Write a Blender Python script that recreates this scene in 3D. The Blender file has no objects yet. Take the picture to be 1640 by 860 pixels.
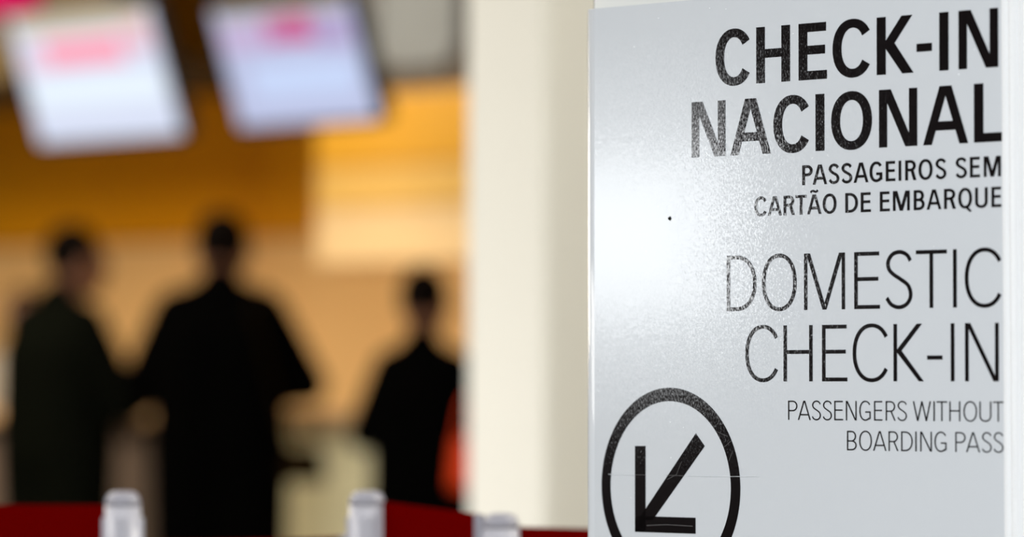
import bpy, math, random
from mathutils import Vector, Matrix
random.seed(7)
C = bpy.context.scene.collection
R = math.radians
PI = math.pi

# ------------------------------------------------------------------ camera
F = 7170.0                       # focal length in pixels of the 1640 px wide frame
HORIZON = 611.0
CAM = Vector((0.0, 0.0, 1.20))
PITCH = math.atan((HORIZON - 430.0) / F)
cam_data = bpy.data.cameras.new('camera')
cam = bpy.data.objects.new('camera', cam_data)
C.objects.link(cam)
cam.location = CAM
cam.rotation_euler = (PI / 2 + PITCH, 0, 0)
cam_data.sensor_width = 36.0
cam_data.lens = 36.0 * F / 1640.0
cam_data.clip_start = 0.1
cam_data.clip_end = 100.0
cam_data.dof.use_dof = True
cam_data.dof.focus_distance = 4.90
cam_data.dof.aperture_fstop = cam_data.lens / 60.0
bpy.context.scene.camera = cam

THETA = R(47.7)                  # the counters and the sign stand turned by this much
ct, st = math.cos(THETA), math.sin(THETA)
T = Vector((ct, -st, 0))         # along wall / sign, towards the right and nearer
N = Vector((-st, -ct, 0))        # out of the wall, towards the hall


def ray(x, y):
    a, b = (x - 820.0) / F, (430.0 - y) / F
    sp, cp = math.sin(PITCH), math.cos(PITCH)
    return Vector((a, cp - b * sp, sp + b * cp))


def at(x, y, depth):
    d = ray(x, y)
    return CAM + d * (depth / d.y)


def on_plane(x, y, p0, n=N):
    d = ray(x, y)
    return CAM + d * ((p0 - CAM).dot(n) / d.dot(n))


# ------------------------------------------------------------------ world, lamps, exposure
scene = bpy.context.scene
scene.view_settings.view_transform = 'Standard'
scene.view_settings.look = 'None'
scene.view_settings.gamma = 1.0
scene.view_settings.exposure = 0.0
world = bpy.data.worlds.new('world')
scene.world = world
world.use_nodes = True
world.node_tree.nodes['Background'].inputs[0].default_value = (0.9, 0.93, 1.0, 1)
world.node_tree.nodes['Background'].inputs[1].default_value = 0.05


def area(name, loc, target, w, h, power, color=(1, 1, 1)):
    l = bpy.data.lights.new(name, 'AREA')
    l.shape = 'RECTANGLE'
    l.size, l.size_y, l.energy, l.color = w, h, power, color
    o = bpy.data.objects.new(name, l)
    C.objects.link(o)
    o.location = loc
    o.rotation_euler = (Vector(target) - Vector(loc)).to_track_quat('-Z', 'Y').to_euler()
    return o


COOL = (0.90, 0.95, 1.0)
WARM = (1.0, 0.84, 0.62)
# fluorescent ceiling panels of the hall, plus one added fill
area('ceiling_or_fill_light', (-1.5, 1.0, 3.55), (-1.5, 1.0, 0), 2.4, 2.4, 335, COOL)
area('ceiling_or_fill_light', (-4.0, 6.5, 3.55), (-4.0, 6.5, 0), 2.4, 2.4, 120, (1, .97, .92))
area('ceiling_or_fill_light', (-3.0, 10.5, 3.55), (-3.0, 10.5, 0), 2.4, 2.4, 120, (1, .93, .82))
area('ceiling_or_fill_light', (3.5, 3.0, 3.55), (3.5, 3.0, 0), 2.0, 2.0, 60, COOL)
area('ceiling_or_fill_light', (3.0, 6.5, 3.5), (0.2, 9.6, 1.2), 1.0, 1.0, 215, (1, .96, .86))  # fill light added from the right, aimed at the cream column
# long lamp bank above the queue, parallel to the desks; the soffit edge shades the top of the wall behind
bank = Vector((-1.1, 17.0, 0)) + N * 3.3 + T * 0.4
bl_ = area('lamp_bank_light', (bank.x, bank.y, 3.35), (bank.x, bank.y, 0), 3.0, 2.2, 200, WARM)
bl_.rotation_euler = (R(12), 0, -THETA)
# bright light box on the left wall, mirrored by the glossy sign, with its dimmer surround
area('light_box_lamp', (-7.8, 5.60, 1.62), (0.0, 5.38, 1.48), 0.60, 0.48, 9.5, (0.95, 0.98, 1.0))
area('light_box_lamp', (-7.78, 5.60, 1.64), (0.0, 5.38, 1.50), 0.64, 0.95, 6.0, (0.95, 0.98, 1.0))
# unseen fill light, added to brighten the column's lower half and the desks
area('low_fill_light', (-2.9, 8.9, 0.75), (0.4, 9.6, 0.9), 0.5, 1.1, 54, (1, .98, .94))


# ------------------------------------------------------------------ helpers
def mat(name, color, rough=0.6, metal=0.0, spec=0.5, emit=None, strength=1.0, grain=None, noise_mix=None):
    m = bpy.data.materials.new(name)
    m.use_nodes = True
    nt = m.node_tree
    b = nt.nodes['Principled BSDF']
    b.inputs['Base Color'].default_value = (*color, 1)
    b.inputs['Roughness'].default_value = rough
    b.inputs['Metallic'].default_value = metal
    b.inputs['Specular IOR Level'].default_value = spec
    if emit:
        b.inputs['Emission Color'].default_value = (*emit, 1)
        b.inputs['Emission Strength'].default_value = strength
    tc = nt.nodes.new('ShaderNodeTexCoord')
    if noise_mix:                                     # (scale, second colour, stretch)
        sc, c2, stretch = noise_mix
        mp = nt.nodes.new('ShaderNodeMapping')
        mp.inputs['Scale'].default_value = stretch
        nz = nt.nodes.new('ShaderNodeTexNoise')
        nz.inputs['Scale'].default_value = sc
        nz.inputs['Detail'].default_value = 5
        mx = nt.nodes.new('ShaderNodeMix')
        mx.data_type = 'RGBA'
        mx.inputs['A'].default_value = (*color, 1)
        mx.inputs['B'].default_value = (*c2, 1)
        nt.links.new(tc.outputs['Object'], mp.inputs['Vector'])
        nt.links.new(mp.outputs[0], nz.inputs['Vector'])
        nt.links.new(nz.outputs['Fac'], mx.inputs['Factor'])
        nt.links.new(mx.outputs['Result'], b.inputs['Base Color'])
    if grain:                                         # (scale, slope, stretch) orange peel of a film or paint
        sc, slope, stretch = grain
        geo = nt.nodes.new('ShaderNodeNewGeometry')
        mp = nt.nodes.new('ShaderNodeMapping')
        mp.inputs['Scale'].default_value = stretch
        nz = nt.nodes.new('ShaderNodeTexNoise')
        nz.inputs['Scale'].default_value = sc
        nz.inputs['Detail'].default_value = 2
        sub = nt.nodes.new('ShaderNodeVectorMath'); sub.operation = 'SUBTRACT'
        sub.inputs[1].default_value = (.5, .5, .5)
        scl = nt.nodes.new('ShaderNodeVectorMath'); scl.operation = 'SCALE'
        scl.inputs['Scale'].default_value = slope
        add = nt.nodes.new('ShaderNodeVectorMath'); add.operation = 'ADD'
        nrm = nt.nodes.new('ShaderNodeVectorMath'); nrm.operation = 'NORMALIZE'
        nt.links.new(tc.outputs['Object'], mp.inputs['Vector'])
        nt.links.new(mp.outputs[0], nz.inputs['Vector'])
        nt.links.new(nz.outputs['Color'], sub.inputs[0])
        nt.links.new(sub.outputs[0], scl.inputs[0])
        nt.links.new(scl.outputs[0], add.inputs[0])
        nt.links.new(geo.outputs['Normal'], add.inputs[1])
        nt.links.new(add.outputs[0], nrm.inputs[0])
        nt.links.new(nrm.outputs[0], b.inputs['Normal'])
    return m


class MB:
    def __init__(self):
        self.v, self.f = [], []

    def poly(self, pts):
        n = len(self.v)
        self.v += [tuple(p) for p in pts]
        self.f.append(tuple(range(n, n + len(pts))))
        return self

    def box(self, x0, x1, y0, y1, z0, z1):
        n = len(self.v)
        self.v += [(x0, y0, z0), (x1, y0, z0), (x1, y1, z0), (x0, y1, z0), (x0, y0, z1), (x1, y0, z1), (x1, y1, z1), (x0, y1, z1)]
        for q in ((0, 3, 2, 1), (4, 5, 6, 7), (0, 1, 5, 4), (1, 2, 6, 5), (2, 3, 7, 6), (3, 0, 4, 7)):
            self.f.append(tuple(n + i for i in q))
        return self

    def prism(self, outline, z0, z1):
        """outline (x, y) counter-clockwise, extruded in z"""
        n, k = len(self.v), len(outline)
        self.v += [(x, y, z0) for x, y in outline] + [(x, y, z1) for x, y in outline]
        self.f.append(tuple(n + i for i in reversed(range(k))))
        self.f.append(tuple(n + k + i for i in range(k)))
        for i in range(k):
            j = (i + 1) % k
            self.f.append((n + i, n + j, n + k + j, n + k + i))
        return self

    def lathe(self, prof, cx=0, cy=0, seg=32):
        """prof (radius, z) from bottom to top"""
        n = len(self.v)
        for r, z in prof:
            for i in range(seg):
                a = 2 * PI * i / seg
                self.v.append((cx + r * math.cos(a), cy + r * math.sin(a), z))
        for k in range(len(prof) - 1):
            for i in range(seg):
                j = (i + 1) % seg
                self.f.append((n + k * seg + i, n + k * seg + j, n + (k + 1) * seg + j, n + (k + 1) * seg + i))
        self.f.append(tuple(n + i for i in reversed(range(seg))))
        self.f.append(tuple(n + (len(prof) - 1) * seg + i for i in range(seg)))
        return self

    def ball(self, c, r, seg=14, rings=9, rot=None):
        rx, ry, rz = (r, r, r) if not hasattr(r, '__len__') else r
        c = Vector(c)
        n = len(self.v)
        for k in range(rings + 1):
            th = PI * k / rings
            for i in range(seg):
                a = 2 * PI * i / seg
                p = Vector((rx * math.sin(th) * math.cos(a), ry * math.sin(th) * math.sin(a), -rz * math.cos(th)))
                if rot:
                    p = rot @ p
                self.v.append(tuple(c + p))
        for k in range(rings):
            for i in range(seg):
                j = (i + 1) % seg
                self.f.append((n + k * seg + i, n + k * seg + j, n + (k + 1) * seg + j, n + (k + 1) * seg + i))
        return self

    def limb(self, a, b, ra, rb, seg=12, flat=1.0):
        """tapered capsule from a to b"""
        a, b = Vector(a), Vector(b)
        ax = (b - a)
        L = ax.length
        if L < 1e-6:
            return self.ball(a, ra)
        q = ax.to_track_quat('Z', 'Y')
        prof = []
        for k in range(5):
            t = PI / 2 * k / 4
            prof.append((ra * math.sin(t), -ra * math.cos(t)))
        for k in range(5):
            t = PI / 2 * k / 4
            prof.append((rb * math.cos(t), L + rb * math.sin(t)))
        n = len(self.v)
        for r, z in prof:
            for i in range(seg):
                an = 2 * PI * i / seg
                self.v.append(tuple(a + q @ Vector((r * math.cos(an), r * flat * math.sin(an), z))))
        for k in range(len(prof) - 1):
            for i in range(seg):
                j = (i + 1) % seg
                self.f.append((n + k * seg + i, n + k * seg + j, n + (k + 1) * seg + j, n + (k + 1) * seg + i))
        return self

    def build(self, name, material, parent=None, smooth=False, bevel=0.0, label=None, remesh=0.0, soften=0):
        me = bpy.data.meshes.new(name)
        me.from_pydata(self.v, [], self.f)
        me.materials.append(material)
        me.validate()
        me.update()
        if smooth:
            for p in me.polygons:
                p.use_smooth = True
        o = bpy.data.objects.new(name, me)
        C.objects.link(o)
        if parent:
            o.parent = parent
        if label:
            o['label'] = label
        if remesh:
            md = o.modifiers.new('remesh', 'REMESH')
            md.mode = 'VOXEL'
            md.voxel_size = remesh
            md.use_smooth_shade = True
            if soften:
                sm = o.modifiers.new('smooth', 'SMOOTH')
                sm.iterations = soften
                sm.factor = 0.5
        if bevel:
            bv = o.modifiers.new('bevel', 'BEVEL')
            bv.width = bevel
            bv.segments = 3
            bv.limit_method = 'ANGLE'
        return o


def thing(name, label, cat, loc, rz=0.0, group=None):
    o = bpy.data.objects.new(name, None)
    C.objects.link(o)
    o.empty_display_size = 0.1
    o.location = loc
    o.rotation_euler = (0, 0, rz)
    o['label'] = label
    o['category'] = cat
    if group:
        o['group'] = group
    return o


def structure(o):
    o['kind'] = 'structure'
    return o


def frame_of(p0):
    """functions turning pixels into the local x, z of the turned frame whose origin is p0 at floor level"""
    base = Vector((p0.x, p0.y, 0))

    def loc(x, y, off=0.0):
        q = on_plane(x, y, base + N * off) - base
        return q.dot(T), q.z
    return base, loc


# ------------------------------------------------------------------ materials
M = {}
M['floor'] = mat('polished_floor', (0.42, 0.40, 0.37), 0.25, noise_mix=(1.5, (0.36, 0.34, 0.31), (1, 1, 1)))
M['ceiling'] = mat('ceiling_paint', (0.75, 0.74, 0.72), 0.8)
M['wall_dark'] = mat('dark_wall_paint', (0.030, 0.026, 0.024), 0.7)
M['wall_plain'] = mat('hall_wall_paint', (0.40, 0.38, 0.35), 0.8)
M['tan_panel'] = mat('tan_wood_laminate', (0.84, 0.52, 0.21), 0.5, noise_mix=(3, (0.88, 0.56, 0.24), (1, 1, 8)))
M['amber_panel'] = mat('amber_laminate', (0.86, 0.37, 0.004), 0.4, noise_mix=(3, (0.78, 0.32, 0.003), (1, 1, 6)))
M['wall_core'] = mat('wall_core_paint', (0.12, 0.06, 0.02), 0.7)
M['soffit'] = mat('dark_soffit_board', (0.010, 0.007, 0.003), 0.6)
M['olive'] = mat('olive_brown_fascia', (0.11, 0.078, 0.034), 0.5)
M['magenta'] = mat('magenta_banner_print', (0.31, 0.0008, 0.070), 0.7, spec=0.05)
M['column'] = mat('cream_column_paint', (0.61, 0.60, 0.545), 0.55, noise_mix=(2, (0.65, 0.64, 0.58), (1, 1, 1)))
M['grey_panel'] = mat('grey_brown_panel', (0.10, 0.08, 0.06), 0.5)
M['poster'] = mat('pale_grey_poster_print', (0.27, 0.31, 0.35), 0.5, noise_mix=(6, (0.20, 0.225, 0.25), (1, 1, 1)))
M['amber_wash'] = mat('amber_wash_box_face', (0.88, 0.45, 0.035), 0.4)  # the wash of light on the box is stepped into three face colours
M['mid_wash'] = mat('mid_wash_box_face', (0.92, 0.57, 0.15), 0.4)
M['peach_wash'] = mat('peach_wash_box_face', (0.93, 0.66, 0.34), 0.4)
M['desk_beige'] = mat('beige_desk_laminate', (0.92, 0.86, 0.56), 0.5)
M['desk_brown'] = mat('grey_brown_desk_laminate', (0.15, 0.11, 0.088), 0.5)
M['desk_top'] = mat('desk_top_laminate', (0.72, 0.46, 0.24), 0.4)
M['black_plastic'] = mat('black_plastic', (0.010, 0.010, 0.011), 0.4)
M['grey_metal'] = mat('grey_metal', (0.35, 0.35, 0.36), 0.35, metal=0.8)
M['white_head'] = mat('white_enamel', (0.52, 0.51, 0.57), 0.3, noise_mix=(12, (0.56, 0.55, 0.60), (1, 1, 1)))
M['grey_cap'] = mat('grey_plastic_cap', (0.36, 0.35, 0.40), 0.4)
M['red_belt'] = mat('red_webbing', (0.13, 0.0004, 0.0003), 0.9, spec=0.0, noise_mix=(150, (0.11, 0.0003, 0.0003), (1, 1, 6)))
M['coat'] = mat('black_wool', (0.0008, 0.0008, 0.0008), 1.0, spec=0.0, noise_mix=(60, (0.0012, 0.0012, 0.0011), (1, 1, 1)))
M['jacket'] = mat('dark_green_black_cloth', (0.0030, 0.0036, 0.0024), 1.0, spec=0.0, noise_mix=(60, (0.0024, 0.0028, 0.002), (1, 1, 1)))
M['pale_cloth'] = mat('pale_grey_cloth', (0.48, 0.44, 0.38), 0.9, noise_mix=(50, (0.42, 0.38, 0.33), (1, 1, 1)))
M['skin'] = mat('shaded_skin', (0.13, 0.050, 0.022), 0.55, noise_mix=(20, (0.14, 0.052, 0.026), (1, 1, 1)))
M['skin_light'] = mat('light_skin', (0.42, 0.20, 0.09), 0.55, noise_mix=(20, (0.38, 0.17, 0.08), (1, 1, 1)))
M['hair_black'] = mat('black_hair', (0.0015, 0.0008, 0.0005), 0.8, spec=0.03, noise_mix=(90, (0.003, 0.0016, 0.001), (8, 8, 1)))
M['hair_brown'] = mat('brown_hair', (0.07, 0.028, 0.006), 0.6, noise_mix=(90, (0.05, 0.02, 0.005), (8, 8, 1)))
M['eye'] = mat('eye_white', (0.6, 0.58, 0.55), 0.2)
M['lip'] = mat('lip', (0.16, 0.045, 0.03), 0.5)
M['shoe'] = mat('black_leather', (0.008, 0.007, 0.007), 0.35)
M['red_bag'] = mat('orange_red_bag_leather', (0.60, 0.040, 0.0015), 0.6, spec=0.2)
M['dark_bag'] = mat('dark_brown_bag_leather', (0.008, 0.004, 0.001), 0.9, spec=0.02)

PEEL = (560, 0.06, (1, 1, 0.55))
M['sign_panel'] = mat('silver_grey_sign_paint', (0.63, 0.655, 0.685), 0.085, spec=0.32, grain=PEEL)
M['vinyl'] = mat('black_vinyl_film', (0.0055, 0.0038, 0.0042), 0.08, spec=0.55, grain=(560, 0.075, (1, 1, 0.55)))
M['totem_white'] = mat('white_totem_paint', (0.84, 0.84, 0.80), 0.4)
M['totem_edge'] = mat('gap_shade_and_rail', (0.03, 0.028, 0.025), 0.7)
M['trim'] = mat('clear_satin_aluminium_edge', (0.90, 0.91, 0.92), 0.22, metal=0.0, grain=(240, 0.30, (1, 1, 2.2)))
M['chip'] = mat('bare_dark_chip', (0.01, 0.01, 0.008), 0.9, spec=0.1)
M['dust'] = mat('pale_dust', (0.92, 0.94, 0.96), 0.8)
M['scratch'] = mat('fine_pale_scratch', (0.10, 0.095, 0.095), 0.5)
M['scratch_light'] = mat('fine_pale_scratch_on_paint', (0.76, 0.79, 0.82), 0.5)

# ------------------------------------------------------------------ setting: floor, ceiling, walls
WALL_P = at(350, HORIZON, 17.0)
wall_base, wall_loc = frame_of(WALL_P)
RZ = -THETA


def wall_pt(X=None):
    s = (X - wall_base.x) / T.x
    return wall_base + T * s


room = [(-8, -6), (8, -6), (8, wall_pt(8).y), (-8, wall_pt(-8).y)]
structure(MB().prism(room, -0.12, 0.0).build('floor', M['floor']))
structure(MB().prism(room, 3.6, 3.72).build('ceiling', M['ceiling']))
structure(MB().box(-8.2, -8, -6, 26, 0, 3.6).build('wall_left', M['wall_dark']))
structure(MB().box(8, 8.2, -6, 8, 0, 3.6).build('wall_right', M['wall_plain']))
structure(MB().box(-8, 8, -6.2, -6, 0, 3.6).build('wall_front', M['wall_plain']))

wb = MB().box((-8 - wall_base.x) / T.x, (8 - wall_base.x) / T.x, 0.012, 0.2, 0, 3.6).build('wall_back', M['wall_core'])
wb.location = wall_base
wb.rotation_euler = (0, 0, RZ)
structure(wb)
x_l, _ = wall_loc(-260, 500)
x_r, _ = wall_loc(960, 500)
_, z_split = wall_loc(300, 385)
cols = 5
wpan = (x_r - x_l) / cols
for i in range(cols):
    xa, xb = x_l + i * wpan + 0.004, x_l + (i + 1) * wpan - 0.004
    MB().box(xa, xb, -0.012, 0.011, 0.10, z_split - 0.004).build('wall_panel', M['tan_panel'], wb, bevel=0.002, label='tan wood-look wall panel')
    MB().box(xa, xb, -0.012, 0.011, z_split + 0.004, 3.5).build('wall_panel', M['amber_panel'], wb, bevel=0.002, label='amber wall panel above the tan ones')

# soffit over the desks: dark underside, olive fascia
_, z_sof = wall_loc(310, 155)
sof_front = at(310, 101, 15.2)
d_front = (sof_front - wall_base).dot(N)
sx0, sx1 = x_l - 0.5, wall_loc(600, 400)[0]
so = MB().box(sx0, sx1, -d_front + 0.03, -0.014, z_sof, z_sof + 0.05).build('trim_1', M['soffit'])
so.location = wall_base
so.rotation_euler = (0, 0, RZ)
structure(so)
fa = MB().box(sx0, sx1, -d_front, -d_front + 0.03, z_sof - 0.005, 3.45).build('trim_2', M['olive'])
fa.location = wall_base
fa.rotation_euler = (0, 0, RZ)
structure(fa)

# magenta banner hung on the fascia at far left
bb, bl = frame_of(wall_base + N * (d_front + 0.02))
t = thing('hanging_banner', 'magenta banner hanging above the left screen, at the top left corner', 'banner', bb, RZ)
xa, za = bl(-160, 50)
xb, zb = bl(62, -70)
bm = MB()
nb = 10
for i in range(nb):
    u0, u1 = i / nb, (i + 1) / nb
    q = lambda u, z: (xa + (xb - xa) * u, 0.012 * math.sin(u * 9), z)
    za1 = za + 0.02
    bm.poly([q(u0, za1), q(u1, za1), q(u1, zb), q(u0, zb)])
    bm.poly([(p[0], p[1] + 0.004, p[2]) for p in (q(u1, za1), q(u0, za1), q(u0, zb), q(u1, zb))])
bm.build('cloth', M['magenta'], t)
MB().limb((xa - .02, 0, zb), (xb + .02, 0, zb), .01, .01).build('rail', M['grey_metal'], t, smooth=True)
MB().limb((xa - .02, 0.002, za + .015), (xb + .02, 0.002, za + .015), .008, .008).build('weight_bar', M['grey_metal'], t, smooth=True)
for xx in (xa + .05, xb - .05):
    MB().limb((xx, 0, zb), (xx, 0, 3.59), .003, .003, 8).build('cord', M['grey_metal'], t)

# ------------------------------------------------------------------ square cream column
col_c = at(868, HORIZON, 9.62)
colt = MB()
def round_rect(hx, hy, r, n=6):
    pts = []
    for cx, cy, a0 in ((hx - r, hy - r, 0), (-hx + r, hy - r, 90), (-hx + r, -hy + r, 180), (hx - r, -hy + r, 270)):
        for k in range(n + 1):
            a = R(a0 + 90 * k / n)
            pts.append((cx + r * math.cos(a), cy + r * math.sin(a)))
    return pts
colt.prism(round_rect(0.118, 0.118, 0.02), 0.0, 3.6)
co = colt.build('trim_3', M['column'], smooth=False)
co['label'] = 'square cream column'
co.location = (col_c.x, col_c.y, 0)
co.rotation_euler = (0, 0, RZ + R(6))
structure(co)

# ------------------------------------------------------------------ light box (wash of light painted as amber to peach faces) and panel above
lb_base, lb_loc = frame_of(at(640, HORIZON, 14.5))
lb = thing('light_box', 'big amber and peach box sign between the screens and the column', 'light box', lb_base, RZ)
xa, _ = lb_loc(503, 300)
xb, _ = lb_loc(905, 300)
_, ztop = lb_loc(640, 146)
_, zmid = lb_loc(640, 292)
_, zbot = lb_loc(640, 425)
MB().box(xa, xb, 0.02, 0.22, zbot, ztop).build('housing', M['tan_panel'], lb, bevel=0.004)
_, zm1 = lb_loc(640, 262)
_, zm2 = lb_loc(640, 330)
MB().box(xa + .01, xb - .01, 0.0, 0.019, zm1 + .004, ztop - .01).build('face_panel', M['amber_wash'], lb, bevel=0.003, label='upper face, light wash painted amber')
MB().box(xa + .01, xb - .01, 0.0, 0.019, zm2 + .004, zm1 - .004).build('face_panel', M['mid_wash'], lb, bevel=0.003, label='middle face, light wash painted pale amber')
MB().box(xa + .01, xb - .01, 0.0, 0.019, zbot + .01, zm2 - .004).build('face_panel', M['peach_wash'], lb, bevel=0.003, label='lower face, light wash painted pale peach')
for xx in (xa + 0.15, xb - 0.15):
    MB().limb((xx, .12, ztop), (xx, .12, 3.59), .012, .012).build('hanger', M['grey_metal'], lb, smooth=True)

up_base, up_loc = frame_of(at(640, HORIZON, 14.75))
up = thing('fascia_board', 'dark grey-brown board above the amber box', 'board', up_base, RZ)
xa2, _ = up_loc(560, 50)
xb2, _ = up_loc(910, 50)
MB().box(xa2, xb2, 0.0, 0.05, ztop + .02, 3.45).build('board', M['grey_panel'], up, bevel=0.003)
pb, pl = frame_of(at(640, HORIZON, 14.70))
po = thing('poster', 'pale grey poster on the dark board above the amber box', 'poster', pb, RZ)
xa, za = pl(604, 112)
xb, zb = pl(732, -60)
w2, h2 = (xb - xa) / 2, (zb - za) / 2
m = MB()
out = [(x + (xa + xb) / 2, y + (za + zb) / 2) for x, y in round_rect(w2, h2, 0.10)]
n0 = len(out)
m.v += [(x, 0.0, z) for x, z in out] + [(x, 0.012, z) for x, z in out]
m.f.append(tuple(range(n0)))
m.f.append(tuple(n0 + i for i in reversed(range(n0))))
for i in range(n0):
    j = (i + 1) % n0
    m.f.append((i, n0 + i, n0 + j, j))
m.build('sheet', M['poster'], po)
for cx, cz in ((xa + .03, zb - .03), (xb - .03, zb - .03), (xa + .03, za + .03), (xb - .03, za + .03)):
    MB().ball((cx, -.002, cz), .006, 8, 5).build('pin', M['grey_metal'], po, smooth=True)


# ------------------------------------------------------------------ hanging screens
def screen_mat(name, col, s):
    return mat(name, (0.01, 0.01, 0.01), 0.3, emit=col, strength=s)


def monitor(px_c, py_c, depth, w, h, tilt, label, areas, base_col, s):
    c = at(px_c, py_c, depth)
    t = thing('flight_screen', label, 'screen', c, RZ, 'screens hanging above the desks')
    rot = Matrix.Rotation(tilt, 3, 'X')

    def tb(mb):
        mb.v = [tuple(rot @ Vector(v)) for v in mb.v]
        return mb
    m = MB()
    pr = round_rect(w / 2, h / 2, 0.02)
    n0 = len(pr)
    m.v += [(x, 0.0, z) for x, z in pr] + [(x, 0.05, z) for x, z in pr]
    m.f.append(tuple(range(n0)))
    m.f.append(tuple(n0 + i for i in reversed(range(n0))))
    for i in range(n0):
        j = (i + 1) % n0
        m.f.append((i, n0 + i, n0 + j, j))
    tb(m).build('casing', M['black_plastic'], t)
    b = 0.018
    sc = tb(MB().box(-w / 2 + b, w / 2 - b, -0.003, 0.001, -h / 2 + b, h / 2 - b)).build('display', screen_mat('lit_screen', base_col, s), t, label='lit pale blue display')
    for (x0, x1, z0, z1, col, ss) in areas:
        tb(MB().box(x0 * w, x1 * w, -0.0045, -0.0031, z0 * h, z1 * h)).build('banner_graphic', screen_mat('lit_graphic', col, ss), sc)
    tb(MB().box(-.06, .06, .05, .09, -.06, .06)).build('wall_plate', M['grey_metal'], t)
    q = rot @ Vector((0, .08, 0))
    MB().limb(q, (q.x, q.y + 0.06, 3.59 - c.z), .018, .018).build('mounting_pole', M['black_plastic'], t, smooth=True)
    return t


monitor(150, 121, 14.9, 0.81, 0.475, R(18.7),
        'brighter screen with a pink banner, hanging at far left', [
            (-0.28, 0.25, 0.08, 0.28, (1.0, 0.38, 0.50), 1.0),
            (-0.42, -0.31, 0.05, 0.22, (0.95, 0.72, 0.88), 0.9),
            (0.28, 0.44, 0.15, 0.38, (0.98, 0.62, 0.72), 0.85),
            (-0.44, 0.44, 0.33, 0.46, (0.78, 0.68, 0.50), 0.85),
            (-0.44, 0.44, -0.20, 0.0, (0.80, 0.90, 1.0), 1.03),
        ], (0.74, 0.80, 0.98), 0.95)
monitor(470, 101, 13.9, 0.70, 0.420, R(18.7),
        'dimmer lavender screen with a magenta mark, hanging right of the brighter screen', [
            (-0.14, 0.19, 0.15, 0.36, (0.66, 0.18, 0.42), 0.85),
            (0.05, 0.18, 0.15, 0.37, (0.62, 0.005, 0.12), 1.0),
            (-0.44, -0.12, 0.12, 0.32, (0.62, 0.48, 0.74), 0.9),
            (0.19, 0.44, 0.10, 0.34, (0.50, 0.40, 0.68), 0.9),
            (-0.44, 0.44, 0.37, 0.46, (0.50, 0.46, 0.42), 0.85),
            (-0.30, 0.40, -0.25, 0.0, (0.57, 0.68, 0.95), 1.0),
        ], (0.55, 0.60, 0.85), 0.92)

# ------------------------------------------------------------------ check-in desks
desk_base, desk_loc = frame_of(at(350, HORIZON, 14.95))
DESK_H = 1.10


def desk(x0, x1, front, label, group):
    xc = (x0 + x1) / 2
    t = thing('check_in_desk', label, 'desk', desk_base + T * xc, RZ, group)
    w = (x1 - x0) / 2 - .004
    MB().box(-w, w, 0.04, 0.62, 0.10, DESK_H - .04).build('body', front, t, bevel=.004)
    MB().box(-w + .03, w - .03, 0.0, 0.039, 0.14, DESK_H - .10).build('front_panel', front, t, bevel=.004)
    MB().box(-w + .02, w - .02, 0.08, 0.58, 0.0, 0.099).build('plinth', M['black_plastic'], t)
    MB().box(-w, w, -0.06, 0.66, DESK_H - .039, DESK_H).build('desk_top', M['desk_top'], t, bevel=.006)
    return t


edges = [desk_loc(p, 700)[0] for p in (-420, -60, 285, 640, 960)]
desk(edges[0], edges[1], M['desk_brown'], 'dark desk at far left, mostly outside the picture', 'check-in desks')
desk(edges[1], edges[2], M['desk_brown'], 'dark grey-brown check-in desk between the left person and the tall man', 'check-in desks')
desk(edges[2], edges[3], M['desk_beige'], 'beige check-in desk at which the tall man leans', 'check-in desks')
desk(edges[3], edges[4], M['desk_beige'], 'beige check-in desk behind the short person beside the column', 'check-in desks')


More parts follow.
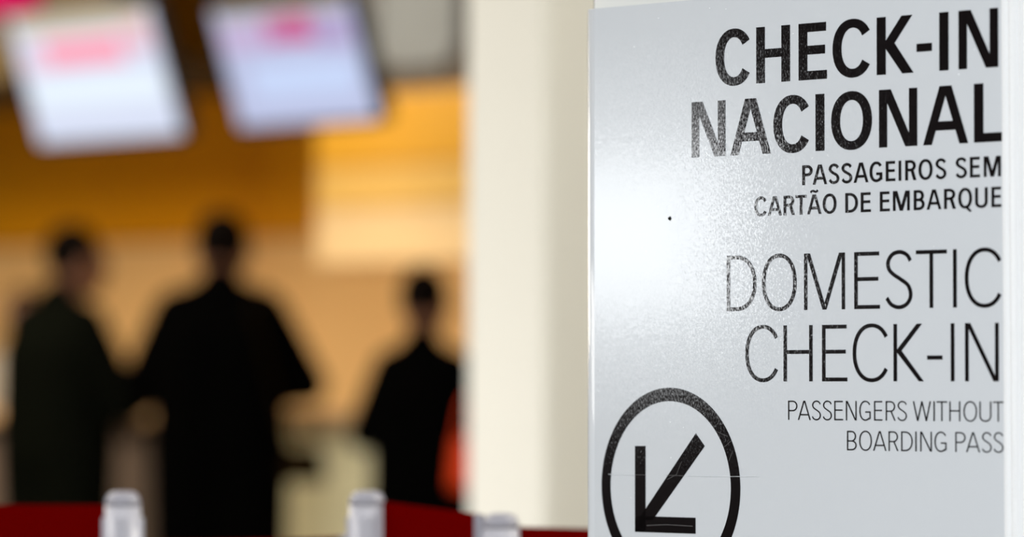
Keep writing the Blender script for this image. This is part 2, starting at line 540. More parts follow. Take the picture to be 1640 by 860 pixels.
# ------------------------------------------------------------------ people
def person(label, px_x, depth, H, face, skin, hair, top, bottom, elbows, wrists, long_hair=False,
           head_off=(0, 0, 0), head_turn=0.0, coat_len=0.80, wide=1.0, shw=.155):
    k = H / 1.75
    p = at(px_x, HORIZON, depth)
    t = thing('person', label, 'person', (p.x, p.y, 0), face, 'people at the check-in desks')
    V = lambda x, y, z: Vector((x * k, y * k, z * k))
    hc = V(0, 0.02, 1.625) + Vector(head_off)
    hr = Matrix.Rotation(head_turn, 3, 'Z')
    H_ = lambda x, y, z: hc + hr @ V(x, y, z)
    sh = [V(-shw, 0, 1.385), V(shw, 0, 1.385)]
    hip = [V(-.09, 0, .93), V(.09, 0, .93)]
    kn = [V(-.10, .02, .50), V(.10, .02, .50)]
    an = [V(-.10, -.02, .09), V(.10, -.02, .09)]
    el = [Vector(e) for e in elbows]
    wr = [Vector(w) for w in wrists]
    b = MB()
    # trunk
    b.limb(V(0, 0, .95), V(0, 0, 1.12), .105 * k, .100 * k, 16)
    b.limb(V(0, 0, 1.12), V(0, 0, 1.30), .100 * k, .100 * k, 16)
    b.limb(V(-shw * .5, 0, 1.335), V(shw * .5, 0, 1.335), .088 * k, .088 * k, 14)
    b.limb(V(0, 0, 1.42), hc - V(0, .01, .09), .058 * k, .050 * k)
    # head with face
    b.ball(hc, (.078 * k, .098 * k, .115 * k), 18, 12, hr)
    b.ball(H_(0, .03, -.055), (.055 * k, .068 * k, .062 * k), 14, 9, hr)
    b.limb(H_(0, .095, .010), H_(0, .112, -.022), .010 * k, .014 * k, 8)
    for s in (-1, 1):
        b.ball(H_(s * .080, -.005, -.005), (.010 * k, .020 * k, .032 * k), 8, 7, hr)
        b.ball(H_(s * .034, .082, .022), (.024 * k, .014 * k, .010 * k), 8, 6, hr)
        i = 0 if s < 0 else 1
        b.limb(sh[i], el[i], .048 * k, .042 * k)
        b.limb(el[i], wr[i], .040 * k, .027 * k)
        b.limb(hip[i], kn[i], .085 * k, .055 * k)
        b.limb(kn[i], an[i], .055 * k, .036 * k)
        b.limb(an[i], an[i] + V(0, .14, -.055), .036 * k, .030 * k)
        # hand: palm, four fingers of unequal length bent once, thumb from the side of the palm
        d = (wr[i] - el[i]).normalized()
        d = Vector((d.x * .4, d.y, d.z * .25)).normalized()
        side = Vector((d.y, -d.x, 0)).normalized()
        down = Vector((0, 0, -1))
        pal = wr[i] + d * .085 * k
        for q in (-.026, -.009, .009, .026):
            b.limb(wr[i] + side * q * .6 * k + d * .015, pal + side * q * k, .016 * k, .014 * k, 8)
        for q, ln in ((-.030, .066), (-.010, .076), (.011, .070), (.031, .055)):
            a0 = pal + side * q * k
            a1 = a0 + d * ln * .5 * k + down * .004
            a2 = a1 + d * ln * .42 * k + down * .014
            b.limb(a0, a1, .0095 * k, .009 * k, 8)
            b.limb(a1, a2, .009 * k, .0075 * k, 8)
        ts = side * (-s)
        a0 = wr[i] + d * .03 * k + ts * .022 * k
        a1 = a0 + d * .034 * k + ts * .026 * k
        a2 = a1 + d * .030 * k + ts * .008 * k
        b.limb(a0, a1, .013 * k, .011 * k, 8)
        b.limb(a1, a2, .011 * k, .009 * k, 8)
    b.build('body', skin, t, remesh=.0065, soften=2)
    # clothing
    c = MB()
    w = wide
    c.limb(V(.02 - shw * .5, -.01, 1.31), V(shw * .5 - .02, -.01, 1.31), .125 * k, .125 * k, 16)
    c.limb(V(-.05 * w, 0, 1.28), V(-.055 * w, 0, .96), .150 * k, .150 * k, 16)
    c.limb(V(.05 * w, 0, 1.28), V(.055 * w, 0, .96), .150 * k, .150 * k, 16)
    c.limb(V(-.07 * w, 0, .98), V(-.08 * w, 0, coat_len / k), .140 * k, .120 * k, 16)
    c.limb(V(.07 * w, 0, .98), V(.08 * w, 0, coat_len / k), .140 * k, .120 * k, 16)
    c.limb(V(0, -.005, 1.43), V(0, 0, 1.47), .080 * k, .070 * k, 14)
    for i in (0, 1):
        c.limb(V(0, -.01, 1.44), sh[i], .070 * k, .074 * k)
        c.limb(sh[i], el[i], .080 * k, .066 * k)
        c.limb(el[i], el[i].lerp(wr[i], .86), .064 * k, .046 * k)
    c.build('coat', top, t, remesh=.012, soften=5)
    tr = MB()
    for i in (0, 1):
        tr.limb(hip[i], kn[i], .105 * k, .075 * k, 14)
        tr.limb(kn[i], an[i] + V(0, 0, .01), .075 * k, .058 * k, 14)
    tr.build('trousers', bottom, t, remesh=.014, soften=4)
    for i in (0, 1):
        s_ = MB()
        a = Vector((an[i].x, an[i].y, 0))
        s_.limb(a + Vector((0, -.04, .045)), a + Vector((0, .15, .036)), .044, .036, 12)
        s_.box(a.x - .042, a.x + .042, a.y - .08, a.y + .18, 0.0, .02)
        s_.build('shoe', M['shoe'], t, remesh=.01, soften=3)
    # hair
    h = MB()
    h.ball(H_(0, -.018, .038), (.086 * k, .098 * k, .094 * k), 18, 12, hr)
    h.ball(H_(0, -.042, .012), (.078 * k, .066 * k, .070 * k), 16, 10, hr)
    if long_hair:
        h.limb(H_(0, -.06, -.02), H_(0, -.075, -.17), .070 * k, .045 * k, 14)
        for s in (-1, 1):
            h.limb(H_(s * .06, -.03, 0), H_(s * .065, -.045, -.15), .040 * k, .028 * k, 12)
    h.build('hair', hair, t, remesh=.009, soften=2)
    for s in (-1, 1):
        MB().ball(H_(s * .032, .0865, .008), .0115 * k, 10, 7).build('eye', M['eye'], t, smooth=True)
    MB().limb(H_(-.022, .0935, -.058), H_(.022, .0935, -.058), .006 * k, .006 * k, 8).build('mouth', M['lip'], t, smooth=True)
    return t


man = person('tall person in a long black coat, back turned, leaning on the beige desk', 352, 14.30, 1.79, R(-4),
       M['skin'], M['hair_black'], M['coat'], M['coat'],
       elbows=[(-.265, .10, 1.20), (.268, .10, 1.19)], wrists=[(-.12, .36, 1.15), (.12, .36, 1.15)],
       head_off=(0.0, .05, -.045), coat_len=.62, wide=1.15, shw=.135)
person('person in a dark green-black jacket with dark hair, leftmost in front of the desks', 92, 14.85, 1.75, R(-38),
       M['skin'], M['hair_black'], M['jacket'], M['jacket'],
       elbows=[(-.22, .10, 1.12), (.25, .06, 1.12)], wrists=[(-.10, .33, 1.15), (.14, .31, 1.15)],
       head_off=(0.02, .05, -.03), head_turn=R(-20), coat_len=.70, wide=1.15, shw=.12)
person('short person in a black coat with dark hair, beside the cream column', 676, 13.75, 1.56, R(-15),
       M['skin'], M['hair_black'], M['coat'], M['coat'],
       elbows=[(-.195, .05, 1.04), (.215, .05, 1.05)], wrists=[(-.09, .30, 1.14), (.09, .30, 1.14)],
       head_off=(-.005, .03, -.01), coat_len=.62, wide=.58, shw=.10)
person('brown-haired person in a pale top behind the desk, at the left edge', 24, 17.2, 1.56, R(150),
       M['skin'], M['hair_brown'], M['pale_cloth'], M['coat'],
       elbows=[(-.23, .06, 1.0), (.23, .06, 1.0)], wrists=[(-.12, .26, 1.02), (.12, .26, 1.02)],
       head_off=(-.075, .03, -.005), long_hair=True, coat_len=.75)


def bag(name, label, px_c, py_c, depth, w, d, h, m):
    c = at(px_c, py_c, depth)
    t = thing(name, label, 'bag', (c.x, c.y, c.z - h / 2), R(-30))
    o = MB()
    n = 10
    prof = []
    for j in range(5):
        z = h * j / 4
        f = 1 - .22 * (j / 4) ** 2
        prof.append((w / 2 * f, d / 2 * (1 - .55 * (j / 4) ** 1.5), z))
    for hx, hy, z in prof:
        for x, y in round_rect(hx, hy, min(hx, hy) * .6, 3):
            o.v.append((x, y, z))
    k = 16
    for j in range(4):
        for i in range(k):
            i2 = (i + 1) % k
            o.f.append((j * k + i, j * k + i2, (j + 1) * k + i2, (j + 1) * k + i))
    o.f.append(tuple(reversed(range(k))))
    o.f.append(tuple(4 * k + i for i in range(k)))
    o.build('bag_body', m, t, smooth=True)
    return t


b1 = bag('shoulder_bag', 'small dark shoulder bag at the right hip of the tall man', 488, 744, 14.17, .13, .09, .11, M['dark_bag'])
s = MB()
pts = [Vector((-.055, 0, .09)), Vector((-.075, -.03, .22)), Vector((-.11, -.07, .42)), Vector((-.16, -.06, .55)), Vector((-.17, .02, .62))]
for a, b in zip(pts, pts[1:]):
    s.limb(a, b, .007, .007, 8)
s.build('strap', M['dark_bag'], b1, smooth=True)
b2 = bag('handbag', 'orange-red handbag between the short person and the column', 753, 742, 13.62, .12, .08, .16, M['red_bag'])
s = MB()
pts = [Vector((-.05 + .10 * i / 10, 0, .13 + .15 * math.sin(PI * i / 10))) for i in range(11)]
for a, b in zip(pts, pts[1:]):
    s.limb(a, b, .006, .006, 8)
s.build('handle', M['red_bag'], b2, smooth=True)


# ------------------------------------------------------------------ queue barrier posts with red belts
def stanchion(px_x, top_y, depth, label, belt=None):
    top = at(px_x, top_y, depth)
    t = thing('barrier_post', label, 'barrier post', (top.x, top.y, 0), 0, 'queue barrier posts')
    h = top.z
    MB().lathe([(.086, 0), (.086, .030), (.078, .042), (.045, .050), (.028, .060)], seg=40).build('base', M['grey_metal'], t, smooth=True)
    MB().lathe([(.0215, .04), (.0215, h - .13)], seg=28).build('post', M['white_head'], t, smooth=True)
    MB().lathe([(.0215, h - .135), (.0235, h - .13), (.0245, h - .125), (.0245, h - .020)], seg=32).build('cassette', M['white_head'], t, smooth=True)
    MB().lathe([(.0244, h - .0195), (.0235, h - .011), (.019, h - .003), (.012, h)], seg=32).build('cap', M['grey_cap'], t, smooth=True)
    for a in (0, 90, 180, 270):
        ca, sa = math.cos(R(a)), math.sin(R(a))
        cx, cy = .0245 * ca, .0245 * sa
        hx, hy = (.003, .008) if a % 180 == 0 else (.008, .003)
        MB().box(cx - hx, cx + hx, cy - hy, cy + hy, h - .095, h - .035).build('belt_slot', M['white_head'], t)
    if belt:
        end_px, end_y, end_depth, width, sag, drop = belt
        e = at(end_px, end_y, end_depth) - Vector((top.x, top.y, 0))
        a = Vector((0, 0, h - drop))
        o = MB()
        n = 16
        dirv = Vector((e.x, e.y, 0)).normalized()
        a = a + dirv * .026
        nrm = Vector((-dirv.y, dirv.x, 0)) * .0008
        rows = []
        for i in range(n + 1):
            u = i / n
            q = a.lerp(e, u) - Vector((0, 0, sag * 4 * u * (1 - u)))
            rows.append(q)
        for side in (1, -1):
            for q, r in zip(rows, rows[1:]):
                f = [q + nrm * side, r + nrm * side, r + nrm * side - Vector((0, 0, width)), q + nrm * side - Vector((0, 0, width))]
                o.poly(f if side > 0 else f[::-1])
        for q, r in zip(rows, rows[1:]):
            o.poly([q - nrm, r - nrm, r + nrm, q + nrm])
        bo = o.build('belt', M['red_belt'], t, label='red webbing belt')
        MB().box(-.006, .006, -.008, .008, 0, width).build('belt_clip', M['grey_cap'], bo).location = rows[-1] - Vector((0, 0, width)) - dirv * .008
    return t


stanchion(197, 787, 6.00, 'white-headed barrier post at far left of the front row', (-260, 808, 6.1, .055, .0, .018))
stanchion(588, 786, 6.00, 'white-headed barrier post in front of the gap between the two black coats', (775, 824, 5.9, .055, .0, .014))
stanchion(802, 822, 5.90, 'lower barrier post at the foot of the column', (1000, 848, 6.0, .055, .0, .018))
# slack belt behind, from its own post hidden by the frame edge to the middle post
st_far = stanchion(-120, 802, 6.3, 'barrier post outside the left edge, its slack belt passes behind', (560, 858, 6.12, .055, .010, .044))

# ------------------------------------------------------------------ the sign
SIGN_P = at(1405, HORIZON, 4.78)
sign_base, S = frame_of(SIGN_P)
sign = thing('sign_totem', 'large silver grey check-in sign with black lettering and a round arrow symbol, at right', 'sign', sign_base, RZ)
xl, ztop = S(932.6, 15.6)
xt, _ = S(1604, 400, 0.004)
xr = xt + 0.050
zb = 0.16
rr = 0.012
rx_ = 0.020
# panel with a rounded left return; the front face lies in local y = 0
prof = [(xr, 0.020), (xl + rr, 0.020)]
ARC = [(xl + rx_ - rx_ * math.sin(R(a)), rr - rr * math.cos(R(a))) for a in range(0, 91, 5)]
pm = MB()
outline = [(xr, 0.0)] + [(xr, 0.018)] + [(xl, 0.018)] + ARC[::-1]
pm.prism(outline, zb, ztop)
panel = pm.build('panel', M['sign_panel'], sign)
for p in panel.data.polygons:
    c = p.center
    if c.x < xl + rx_ and c.y < rr and abs(p.normal.z) < .5:
        p.use_smooth = True
# white totem body behind, taller than the panel
bx, _ = S(950.5, 5, -0.030)
MB().box(bx, xr - .004, 0.030, 0.12, 0.05, ztop + .16).build('totem_body', M['totem_white'], sign, bevel=.002)
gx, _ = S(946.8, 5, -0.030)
MB().box(gx, bx + .0015, 0.034, 0.115, 0.05, ztop + .158).build('edge_shadow_strip', M['totem_edge'], sign)  # dark strip painting the shadow gap along the body's left edge
MB().box(bx + .02, xr - .02, 0.0185, 0.0295, .30, .36).build('mounting_rail', M['totem_edge'], sign)
MB().box(bx + .02, xr - .02, 0.0185, 0.0295, ztop - .12, ztop - .06).build('mounting_rail', M['totem_edge'], sign)
MB().box(xl - .06, xr + .06, -.16, .30, 0.0, 0.02).build('base_plate', M['grey_metal'], sign, bevel=.004)
MB().box(xl + .04, xr - .04, .04, .11, .0201, .0499).build('foot', M['grey_metal'], sign)
# ribbed clear edge profile along the right side
ribs = [(0, .0), (.0, -.0035), (.0035, -.0045), (.007, -.0036), (.0085, -.0030), (.0105, -.0046), (.014, -.0058), (.018, -.0060), (.0215, -.0052),
        (.0235, -.0036), (.0255, -.0046), (.0285, -.0052), (.0310, -.0040), (.033, -.0030), (.045, -.0030), (.050, .0), (.050, .021), (.0, .021)]
tm = MB()
xtop, _ = S(1604.0, 0, .0035)
xbot, _ = S(1610.0, 860, .0035)
_, z_t = S(1604.0, 0)
_, z_b = S(1610.0, 860)
n = len(ribs)
for zz in (zb - .01, ztop + .03):
    sx = xtop + (xbot - xtop) * (z_t - zz) / (z_t - z_b)
    if zz < z_b:
        sx = xbot + .004
    tm.v += [(sx + a, b - .0006, zz) for a, b in ribs]
for i in range(n):
    j = (i + 1) % n
    tm.f.append((i, n + i, n + j, j))
tm.f.append(tuple(range(n)))
tm.f.append(tuple(n + i for i in reversed(range(n))))
trim = tm.build('edge_trim', M['trim'], sign, label='pale ribbed edge strip along the right side')


# ---- lettering: glyph shapes drawn as strokes, cap height 1
def sgn_pow(c, p):
    return math.copysign(abs(c) ** p, c)


def ring(cx, cy, rxo, ryo, rxi, ryi, a0, a1, n=40, p=2.25):
    e = 2.0 / p
    out = []
    for i in range(n):
        q = []
        for a in (a0 + (a1 - a0) * i / n, a0 + (a1 - a0) * (i + 1) / n):
            c, s_ = sgn_pow(math.cos(R(a)), e), sgn_pow(math.sin(R(a)), e)
            q.append(((cx + rxo * c, cy + ryo * s_), (cx + rxi * c, cy + ryi * s_)))
        out.append([q[0][0], q[1][0], q[1][1], q[0][1]])
    return out


def rect(x0, y0, x1, y1):
    return [(x0, y0), (x1, y0), (x1, y1), (x0, y1)]


def diag(xb, yb, xt_, yt, w):
    return [(xb, yb), (xb + w, yb), (xt_ + w, yt), (xt_, yt)]


def spline(pts, n=5):
    out = []
    P = [pts[0]] + list(pts) + [pts[-1]]
    for i in range(1, len(P) - 2):
        for k in range(n):
            t_ = k / n
            r_ = []
            for d in (0, 1):
                a, b, c, e = P[i - 1][d], P[i][d], P[i + 1][d], P[i + 2][d]
                r_.append(.5 * (2 * b + (c - a) * t_ + (2 * a - 5 * b + 4 * c - e) * t_ ** 2 + (3 * b - a - 3 * c + e) * t_ ** 3))
            out.append(tuple(r_))
    out.append(pts[-1])
    return out


def ribbon(pts, sw, bh):
    out, prev = [], None
    for i, (x, y) in enumerate(pts):
        a, b = pts[max(0, i - 1)], pts[min(len(pts) - 1, i + 1)]
        tx, ty = b[0] - a[0], b[1] - a[1]
        l = math.hypot(tx, ty) or 1
        nx, ny = -ty / l, tx / l
        k = 1 / math.sqrt((nx / sw) ** 2 + (ny / bh) ** 2) / 2
        cur = ((x + nx * k, y + ny * k), (x - nx * k, y - ny * k))
        if prev:
            out.append([prev[0], cur[0], cur[1], prev[1]])
        prev = cur
    return out


OV = .014
S_PTS = [(.93, .815), (.80, .915), (.54, .965), (.26, .925), (.105, .80), (.145, .675), (.31, .59), (.577, .505), (.83, .41),
         (.935, .285), (.905, .165), (.74, .07), (.48, .037), (.22, .085), (.055, .195)]


def glyph(ch, W, sw, bh, light):
    g = []
    mid0 = .524 - bh / 2
    if ch in 'CGOQ':
        full = ch in 'OQ'
        rx = W / 2 if full else W * (.562 if light else .54)
        if ch == 'G':
            rx = W * .53
        ry = .5 + OV
        a0, a1 = (0, 360) if full else ((34, 326) if ch == 'C' else (38, 312))
        g += ring(rx, .5, rx, ry, rx - sw, ry - bh, a0, a1, 56, 2.15)
        if ch == 'G':
            g.append(rect(W - sw, .10, W, .47))
            g.append(rect(W * .52, .47 - bh, W, .47))
            g.append([(W - sw, .10), (W, .10), (W, .16), (W * .80, .02)])
        if ch == 'Q':
            g.append([(W * .50, .03), (W * .66, .11), (W * .97, -.14), (W * .84, -.20)])
    elif ch == 'D':
        cx = W * .34
        g += [rect(0, 0, sw, 1), rect(0, 0, cx, bh), rect(0, 1 - bh, cx, 1)]
        g += ring(cx, .5, W - cx, .5, W - cx - sw, .5 - bh, -90, 90, 36, 2.15)
    elif ch in 'PRB':
        y0 = .455 - bh * .1
        top = W * (.95 if ch == 'R' else (.94 if ch == 'B' else 1.0))
        cx = top * .48
        g += [rect(0, 0, sw, 1), rect(0, 1 - bh, cx, 1), rect(0, y0, cx, y0 + bh)]
        yc, ry = (1 + y0) / 2, (1 - y0) / 2
        g += ring(cx, yc, top - cx, ry, top - cx - sw, ry - bh, -90, 90, 28, 2.1)
        if ch == 'R':
            dw = sw * 1.08
            g.append([(W - dw, 0), (W, 0), (W * .46 + dw, y0 + bh * .6), (W * .46, y0 + bh * .6)])
        if ch == 'B':
            y1 = y0 + bh
            cx = W * .46
            g += [rect(0, 0, cx, bh), rect(0, y1 - bh, cx, y1)]
            g += ring(cx, y1 / 2, W - cx, y1 / 2, W - cx - sw, y1 / 2 - bh, -90, 90, 28, 2.1)
    elif ch == 'E':
        g += [rect(0, 0, sw, 1), rect(0, 0, W, bh), rect(0, mid0, W * .935, mid0 + bh), rect(0, 1 - bh, W * .97, 1)]
    elif ch == 'L':
        g += [rect(0, 0, sw, 1), rect(0, 0, W, bh)]
    elif ch == 'H':
        g += [rect(0, 0, sw, 1), rect(W - sw, 0, W, 1), rect(sw, mid0, W - sw, mid0 + bh)]
    elif ch == 'I':
        g += [rect(0, 0, W, 1)]
    elif ch == 'T':
        g += [rect(0, 1 - bh, W, 1), rect(W / 2 - sw / 2, 0, W / 2 + sw / 2, 1 - bh)]
    elif ch == '-':
        y0 = .376 if light else .352
        g += [rect(0, y0, W, y0 + (bh * 1.04 if light else bh * .9))]
    elif ch == 'K':
        if light:
            sx, a1_, a2_, vx, vy, ys1, ys2, lb_ = .127, .768, .945, .27, .533, .560, .495, .837
        else:
            sx, a1_, a2_, vx, vy, ys1, ys2, lb_ = .245, .674, .968, .487, .535, .585, .445, .690
        g += [rect(0, 0, sw, 1)]
        a = lambda u, v: (u * W, v)
        g += [[a(sx, ys1), a(vx, vy), a(a2_, 1), a(a1_, 1)], [a(sx, ys2), a(lb_, 0), a(1, 0), a(vx, vy)], [a(sx - .02, ys1), a(sx - .02, ys2), a(sx, ys2), a(vx, vy), a(sx, ys1)]]
    elif ch == 'N':
        ns = sw * (.90 if not light else 1.0)
        aw = sw * (1.30 if not light else 1.42)
        dw = sw * (1.0 if not light else 1.15)
        g += [rect(0, 0, ns, 1), rect(W - ns, 0, W, 1), diag(W - aw, 0, aw - dw, 1, dw), rect(0, 1 - .12, aw - dw * .5 if False else ns, 1)]
    elif ch == 'M':
        ns = sw * .95
        aw = sw * (1.55 if not light else 1.72)
        dw = sw * 1.12
        g += [rect(0, 0, ns, 1), rect(W - ns, 0, W, 1), diag(W / 2 - dw / 2, 0, aw - dw, 1, dw), diag(W / 2 - dw / 2, 0, W - aw, 1, dw)]
    elif ch == 'W':
        dw = sw * 1.05
        b1_, b2_ = W * .27 - dw / 2, W * .745 - dw / 2
        m_ = W * .505 - dw / 2
        g += [diag(b1_, 0, 0, 1, dw), diag(b1_, 0, m_, 1, dw), diag(b2_, 0, m_, 1, dw), diag(b2_, 0, W - dw, 1, dw)]
    elif ch in 'AÃ':
        dw = sw * (.94 if not light else 1.05)
        aw = dw * 1.36
        tl = (W - aw) / 2
        by = .24
        g += [diag(0, 0, tl, 1, dw), diag(W - dw, 0, W - tl - dw, 1, dw)]
        l0, l1 = tl * by + dw * .5, tl * (by + bh) + dw * .5
        g.append([(l0, by), (W - l0, by), (W - l1, by + bh), (l1, by + bh)])
        if ch == 'Ã':
            c = W / 2
            pts = [(c - W * .26, 1.10), (c - W * .20, 1.165), (c - W * .10, 1.19), (c, 1.165), (c + W * .10, 1.14), (c + W * .19, 1.165), (c + W * .24, 1.225)]
            g += ribbon(spline(pts), sw * .75, bh * .75)
    elif ch == 'U':
        ry = .30
        g += [rect(0, ry, sw, 1), rect(W - sw, ry, W, 1)]
        g += ring(W / 2, ry, W / 2, ry + OV, W / 2 - sw, ry + OV - bh, 180, 360, 36, 2.15)
    elif ch == 'S':
        pts = []
        for u, v in S_PTS:
            pts.append((sw / 2 + (u - .055) / .88 * (W - sw), bh / 2 - OV + (v - .037) / .928 * (1 + 2 * OV - bh)))
        g += ribbon(spline(pts), sw, bh)
    return g


def text_line(label, base_px, top_px, sw_r, bh_r, light, letters):
    _, z0 = S(*base_px)
    _, z1 = S(*top_px)
    h = z1 - z0
    o = MB()
    for ch, xa_, xb_ in letters:
        s0, _ = S(xa_, base_px[1])
        s1, _ = S(xb_, base_px[1])
        for iq, q in enumerate(glyph(ch, (s1 - s0) / h, sw_r, bh_r, light)):
            a2 = sum(q[i][0] * q[(i + 1) % len(q)][1] - q[(i + 1) % len(q)][0] * q[i][1] for i in range(len(q)))
            if a2 < 0:
                q = q[::-1]
            o.poly([(s0 + u * h, -0.0003 - 2e-6 * (iq % 40), z0 + v * h) for u, v in q])
    return o.build('lettering', M['vinyl'], sign, label=label)


text_line('bold black words CHECK-IN on the top line', (1405, 120.3), (1405, 28.2), .216, .1545, False,
          [('C', 1146.3, 1201.2), ('H', 1211.4, 1265.6), ('E', 1279.2, 1324.7), ('C', 1333.7, 1393.7), ('K', 1404.3, 1463.5),
           ('-', 1468.1, 1492.9), ('I', 1504.5, 1519.5), ('N', 1535.4, 1599.1)])
text_line('bold black word NACIONAL', (1408, 236.5), (1408, 144.3), .216, .1545, False,
          [('N', 1107.9, 1162.1), ('A', 1170.1, 1234.8), ('C', 1238.9, 1296.0), ('I', 1306.3, 1320.7), ('O', 1331.5, 1396.9),
           ('N', 1408.0, 1469.4), ('A', 1478.6, 1551.0), ('L', 1560.1, 1607.0)])
text_line('small bold words PASSAGEIROS SEM', (1439.5, 289.6), (1439.5, 257.3), .200, .138, False,
          [('P', 1285, 1301.8), ('A', 1301.8, 1325), ('S', 1326.8, 1344.5), ('S', 1347.3, 1365.2), ('A', 1367.4, 1391.2), ('G', 1392.8, 1413.5),
           ('E', 1418.7, 1434.3), ('I', 1439.3, 1443.8), ('R', 1449.8, 1468.0), ('O', 1471.2, 1494.0), ('S', 1497.8, 1516), ('S', 1530.1, 1548.9),
           ('E', 1553.5, 1569.8), ('M', 1575.7, 1603.3)])
text_line('small bold words CARTÃO DE EMBARQUE', (1354, 340.9), (1354, 309.4), .200, .138, False,
          [('C', 1208.5, 1228), ('A', 1229.9, 1252.4), ('R', 1255.1, 1273.2), ('T', 1274.4, 1292.1), ('Ã', 1293, 1315.9), ('O', 1317.9, 1340),
           ('D', 1353.9, 1374.4), ('E', 1378.7, 1395.1), ('E', 1409.3, 1425.4), ('M', 1430.2, 1457.4), ('B', 1463.5, 1481.2), ('A', 1484.3, 1508),
           ('R', 1512.1, 1531.2), ('Q', 1534.9, 1557.2), ('U', 1561.8, 1582.2), ('E', 1588.0, 1604.1)])
text_line('large thin word DOMESTIC', (1527, 492.4), (1527, 399.2), .0865, .0675, True,
          [('D', 1164.2, 1211.8), ('O', 1220.7, 1276.2), ('M', 1288, 1353.7), ('E', 1368.3, 1409.7), ('S', 1417.6, 1461.5), ('T', 1467.1, 1516.8),
           ('I', 1526.6, 1532.6), ('C', 1545.4, 1602.2)])
text_line('large thin words CHECK-IN below DOMESTIC', (1405, 610.7), (1405, 519.2), .0865, .0675, True,
          [('C', 1193.9, 1244.4), ('H', 1255.1, 1301.8), ('E', 1316.8, 1357.5), ('C', 1365.9, 1420.2), ('K', 1431.2, 1479.8), ('-', 1485.1, 1509.8),
           ('I', 1523, 1529), ('N', 1545.8, 1600)])
text_line('small thin words PASSENGERS WITHOUT', (1496, 674.4), (1496, 642.6), .094, .069, True,
          [('P', 1262.4, 1277.4), ('A', 1278, 1298.8), ('S', 1300.2, 1315), ('S', 1317.7, 1332.6), ('E', 1336.3, 1350.6), ('N', 1354.9, 1372.3),
           ('G', 1376.5, 1394.8), ('E', 1400, 1413.7), ('R', 1418.7, 1434.8), ('S', 1437.2, 1452.7), ('W', 1462.1, 1491.3), ('I', 1495.1, 1497.5),
           ('T', 1500.1, 1517.2), ('H', 1520.6, 1538.3), ('O', 1543.2, 1565.1), ('U', 1568.8, 1588), ('T', 1590.7, 1607.4)])
text_line('small thin words BOARDING PASS', (1467, 722.8), (1467, 691.1), .094, .069, True,
          [('B', 1356.7, 1372.3), ('O', 1376.2, 1396.7), ('A', 1398.5, 1420.1), ('R', 1423.2, 1439.3), ('D', 1443.4, 1462.1), ('I', 1466.0, 1468.4),
           ('N', 1474, 1492.8), ('G', 1496.8, 1516.3), ('P', 1530.1, 1546.8), ('A', 1547.4, 1570), ('S', 1572.4, 1588.5), ('S', 1591.3, 1607.4)])

# ---- round arrow symbol: a ring and a down-left arrow, true circle on the panel
sxl, _ = S(963.7, 779)
sxr, _ = S(1186.0, 781)
ro = (sxr - sxl) / 2
scx = (sxl + sxr) / 2
_, z_top_ring = S(1072, 621.0)
scz = z_top_ring - ro
ri = ro - .01485
sym = bpy.data.objects.new('arrow_symbol', None)
C.objects.link(sym)
sym.parent = sign
sym['label'] = 'black round symbol with an arrow pointing down left'
rm = MB()
for k in range(120):
    a, b = 2 * PI * k / 120, 2 * PI * (k + 1) / 120
    rm.poly([(scx + ri * math.cos(a), -.0003, scz + ri * math.sin(a)), (scx + ro * math.cos(a), -.0003, scz + ro * math.sin(a)),
             (scx + ro * math.cos(b), -.0003, scz + ro * math.sin(b)), (scx + ri * math.cos(b), -.0003, scz + ri * math.sin(b))])
rm.build('ring', M['vinyl'], sym)


def P2(x, y):
    s_, z_ = S(x, y)
    return (s_, -.0003, z_)


am = MB()
am.poly([P2(1017.1, 851.6), P2(1034.2, 852.2), P2(1034.2, 714.2), P2(1017.1, 714.2)])
am.poly([P2(1017.1, 851.6), P2(1114.3, 854.8), P2(1114.3, 829.2), P2(1017.1, 826.2)])
am.poly([P2(1022.0, 833.0), P2(1045.5, 833.0), P2(1129.0, 714.3), P2(1114.7, 693.7)])
am.build('arrow', M['vinyl'], sym)


# ---- wear: a chip, dust specks, fine scratches
def blob(x, y, rx, ry, n, jag, dy):
    pts = []
    for i in range(n):
        a = 2 * PI * i / n
        k = 1 + random.uniform(-jag, jag)
        q = P2(x + rx * k * math.cos(a), y - ry * k * math.sin(a))
        pts.append((q[0], dy, q[2]))
    return pts


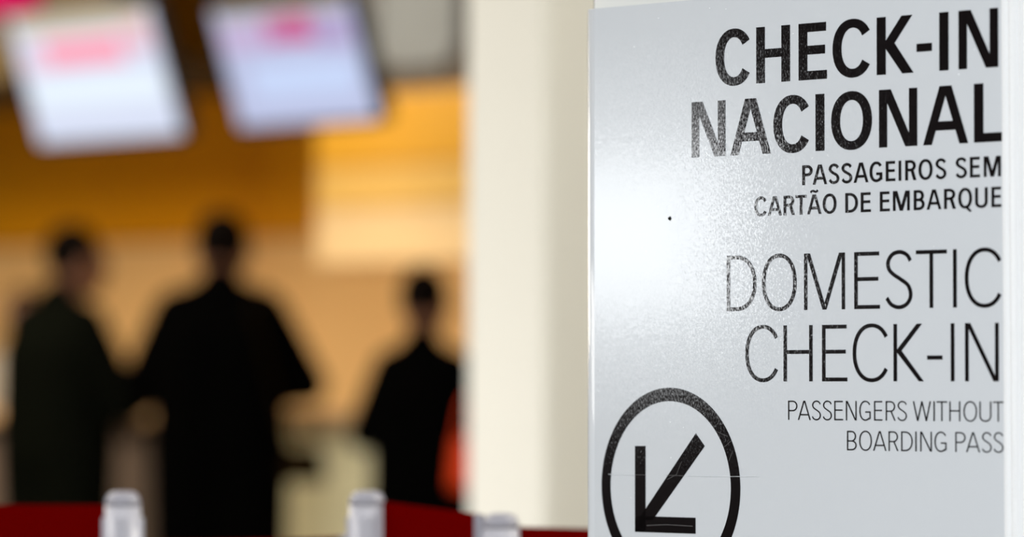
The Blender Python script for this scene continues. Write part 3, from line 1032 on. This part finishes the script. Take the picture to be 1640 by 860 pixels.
MB().poly(blob(1073.0, 350.0, 3.1, 3.8, 9, .3, -.0004)).build('paint_chip', M['chip'], sign)
dm = MB()
for x, y, r in ((1055, 29, 1.2), (1016, 75, 1.2), (1137, 13, 1), (1163, 14.5, .9), (1271, 54, 1.1), (1536, 119, 1.3), (1561, 79, 1), (1074, 676, 1),
                (1095, 685, 1), (1075, 733, 1), (1011, 797, .8), (1302, 356, .8), (1310, 433, .9), (1496, 395, .8), (1117, 497, .8)):
    dm.poly(blob(x, y, r, r, 7, .2, -.0005))
for _ in range(70):
    a = random.gauss(1085, 55)
    b = random.uniform(100, 690)
    r = random.uniform(.3, .6)
    if 962 < a < 1300:
        dm.poly(blob(a, b, r, r, 6, .3, -.0005))
dob = dm.build('dust_specks', M['dust'], sign)
dob['kind'] = 'stuff'
scm, scl_ = MB(), MB()


def scratch(target, pts, w=.35):
    for (x0, y0), (x1, y1) in zip(pts, pts[1:]):
        a, b = P2(x0, y0), P2(x1, y1)
        d = Vector((b[0] - a[0], 0, b[2] - a[2])).normalized()
        nn = Vector((-d.z, 0, d.x)) * w * .0007
        target.poly([(a[0] + nn.x, -.00055, a[2] + nn.z), (a[0] - nn.x, -.00055, a[2] - nn.z),
                     (b[0] - nn.x, -.00055, b[2] - nn.z), (b[0] + nn.x, -.00055, b[2] + nn.z)])


scratch(scm, [(1018, 760.3), (1034, 760.6)])
scratch(scm, [(1068, 761.2), (1095, 761.8)])
scratch(scm, [(1069, 768), (1084, 760), (1092, 739)])
scratch(scm, [(1172, 763), (1184, 762.6)])
scratch(scm, [(1160, 716), (1172, 706)])
scratch(scm, [(1148, 691), (1166, 699)])
scratch(scm, [(1036, 841.5), (1068, 840.2), (1110, 842.6)], .5)
scratch(scm, [(1168, 738), (1174, 722)])
scratch(scl_, [(975, 759.5), (1016, 760.3)])
scratch(scl_, [(1100, 762), (1168, 763.2), (1215, 763)])
scm.build('scratches', M['scratch'], sign)['kind'] = 'stuff'
scl_.build('scratches', M['scratch_light'], sign)['kind'] = 'stuff'
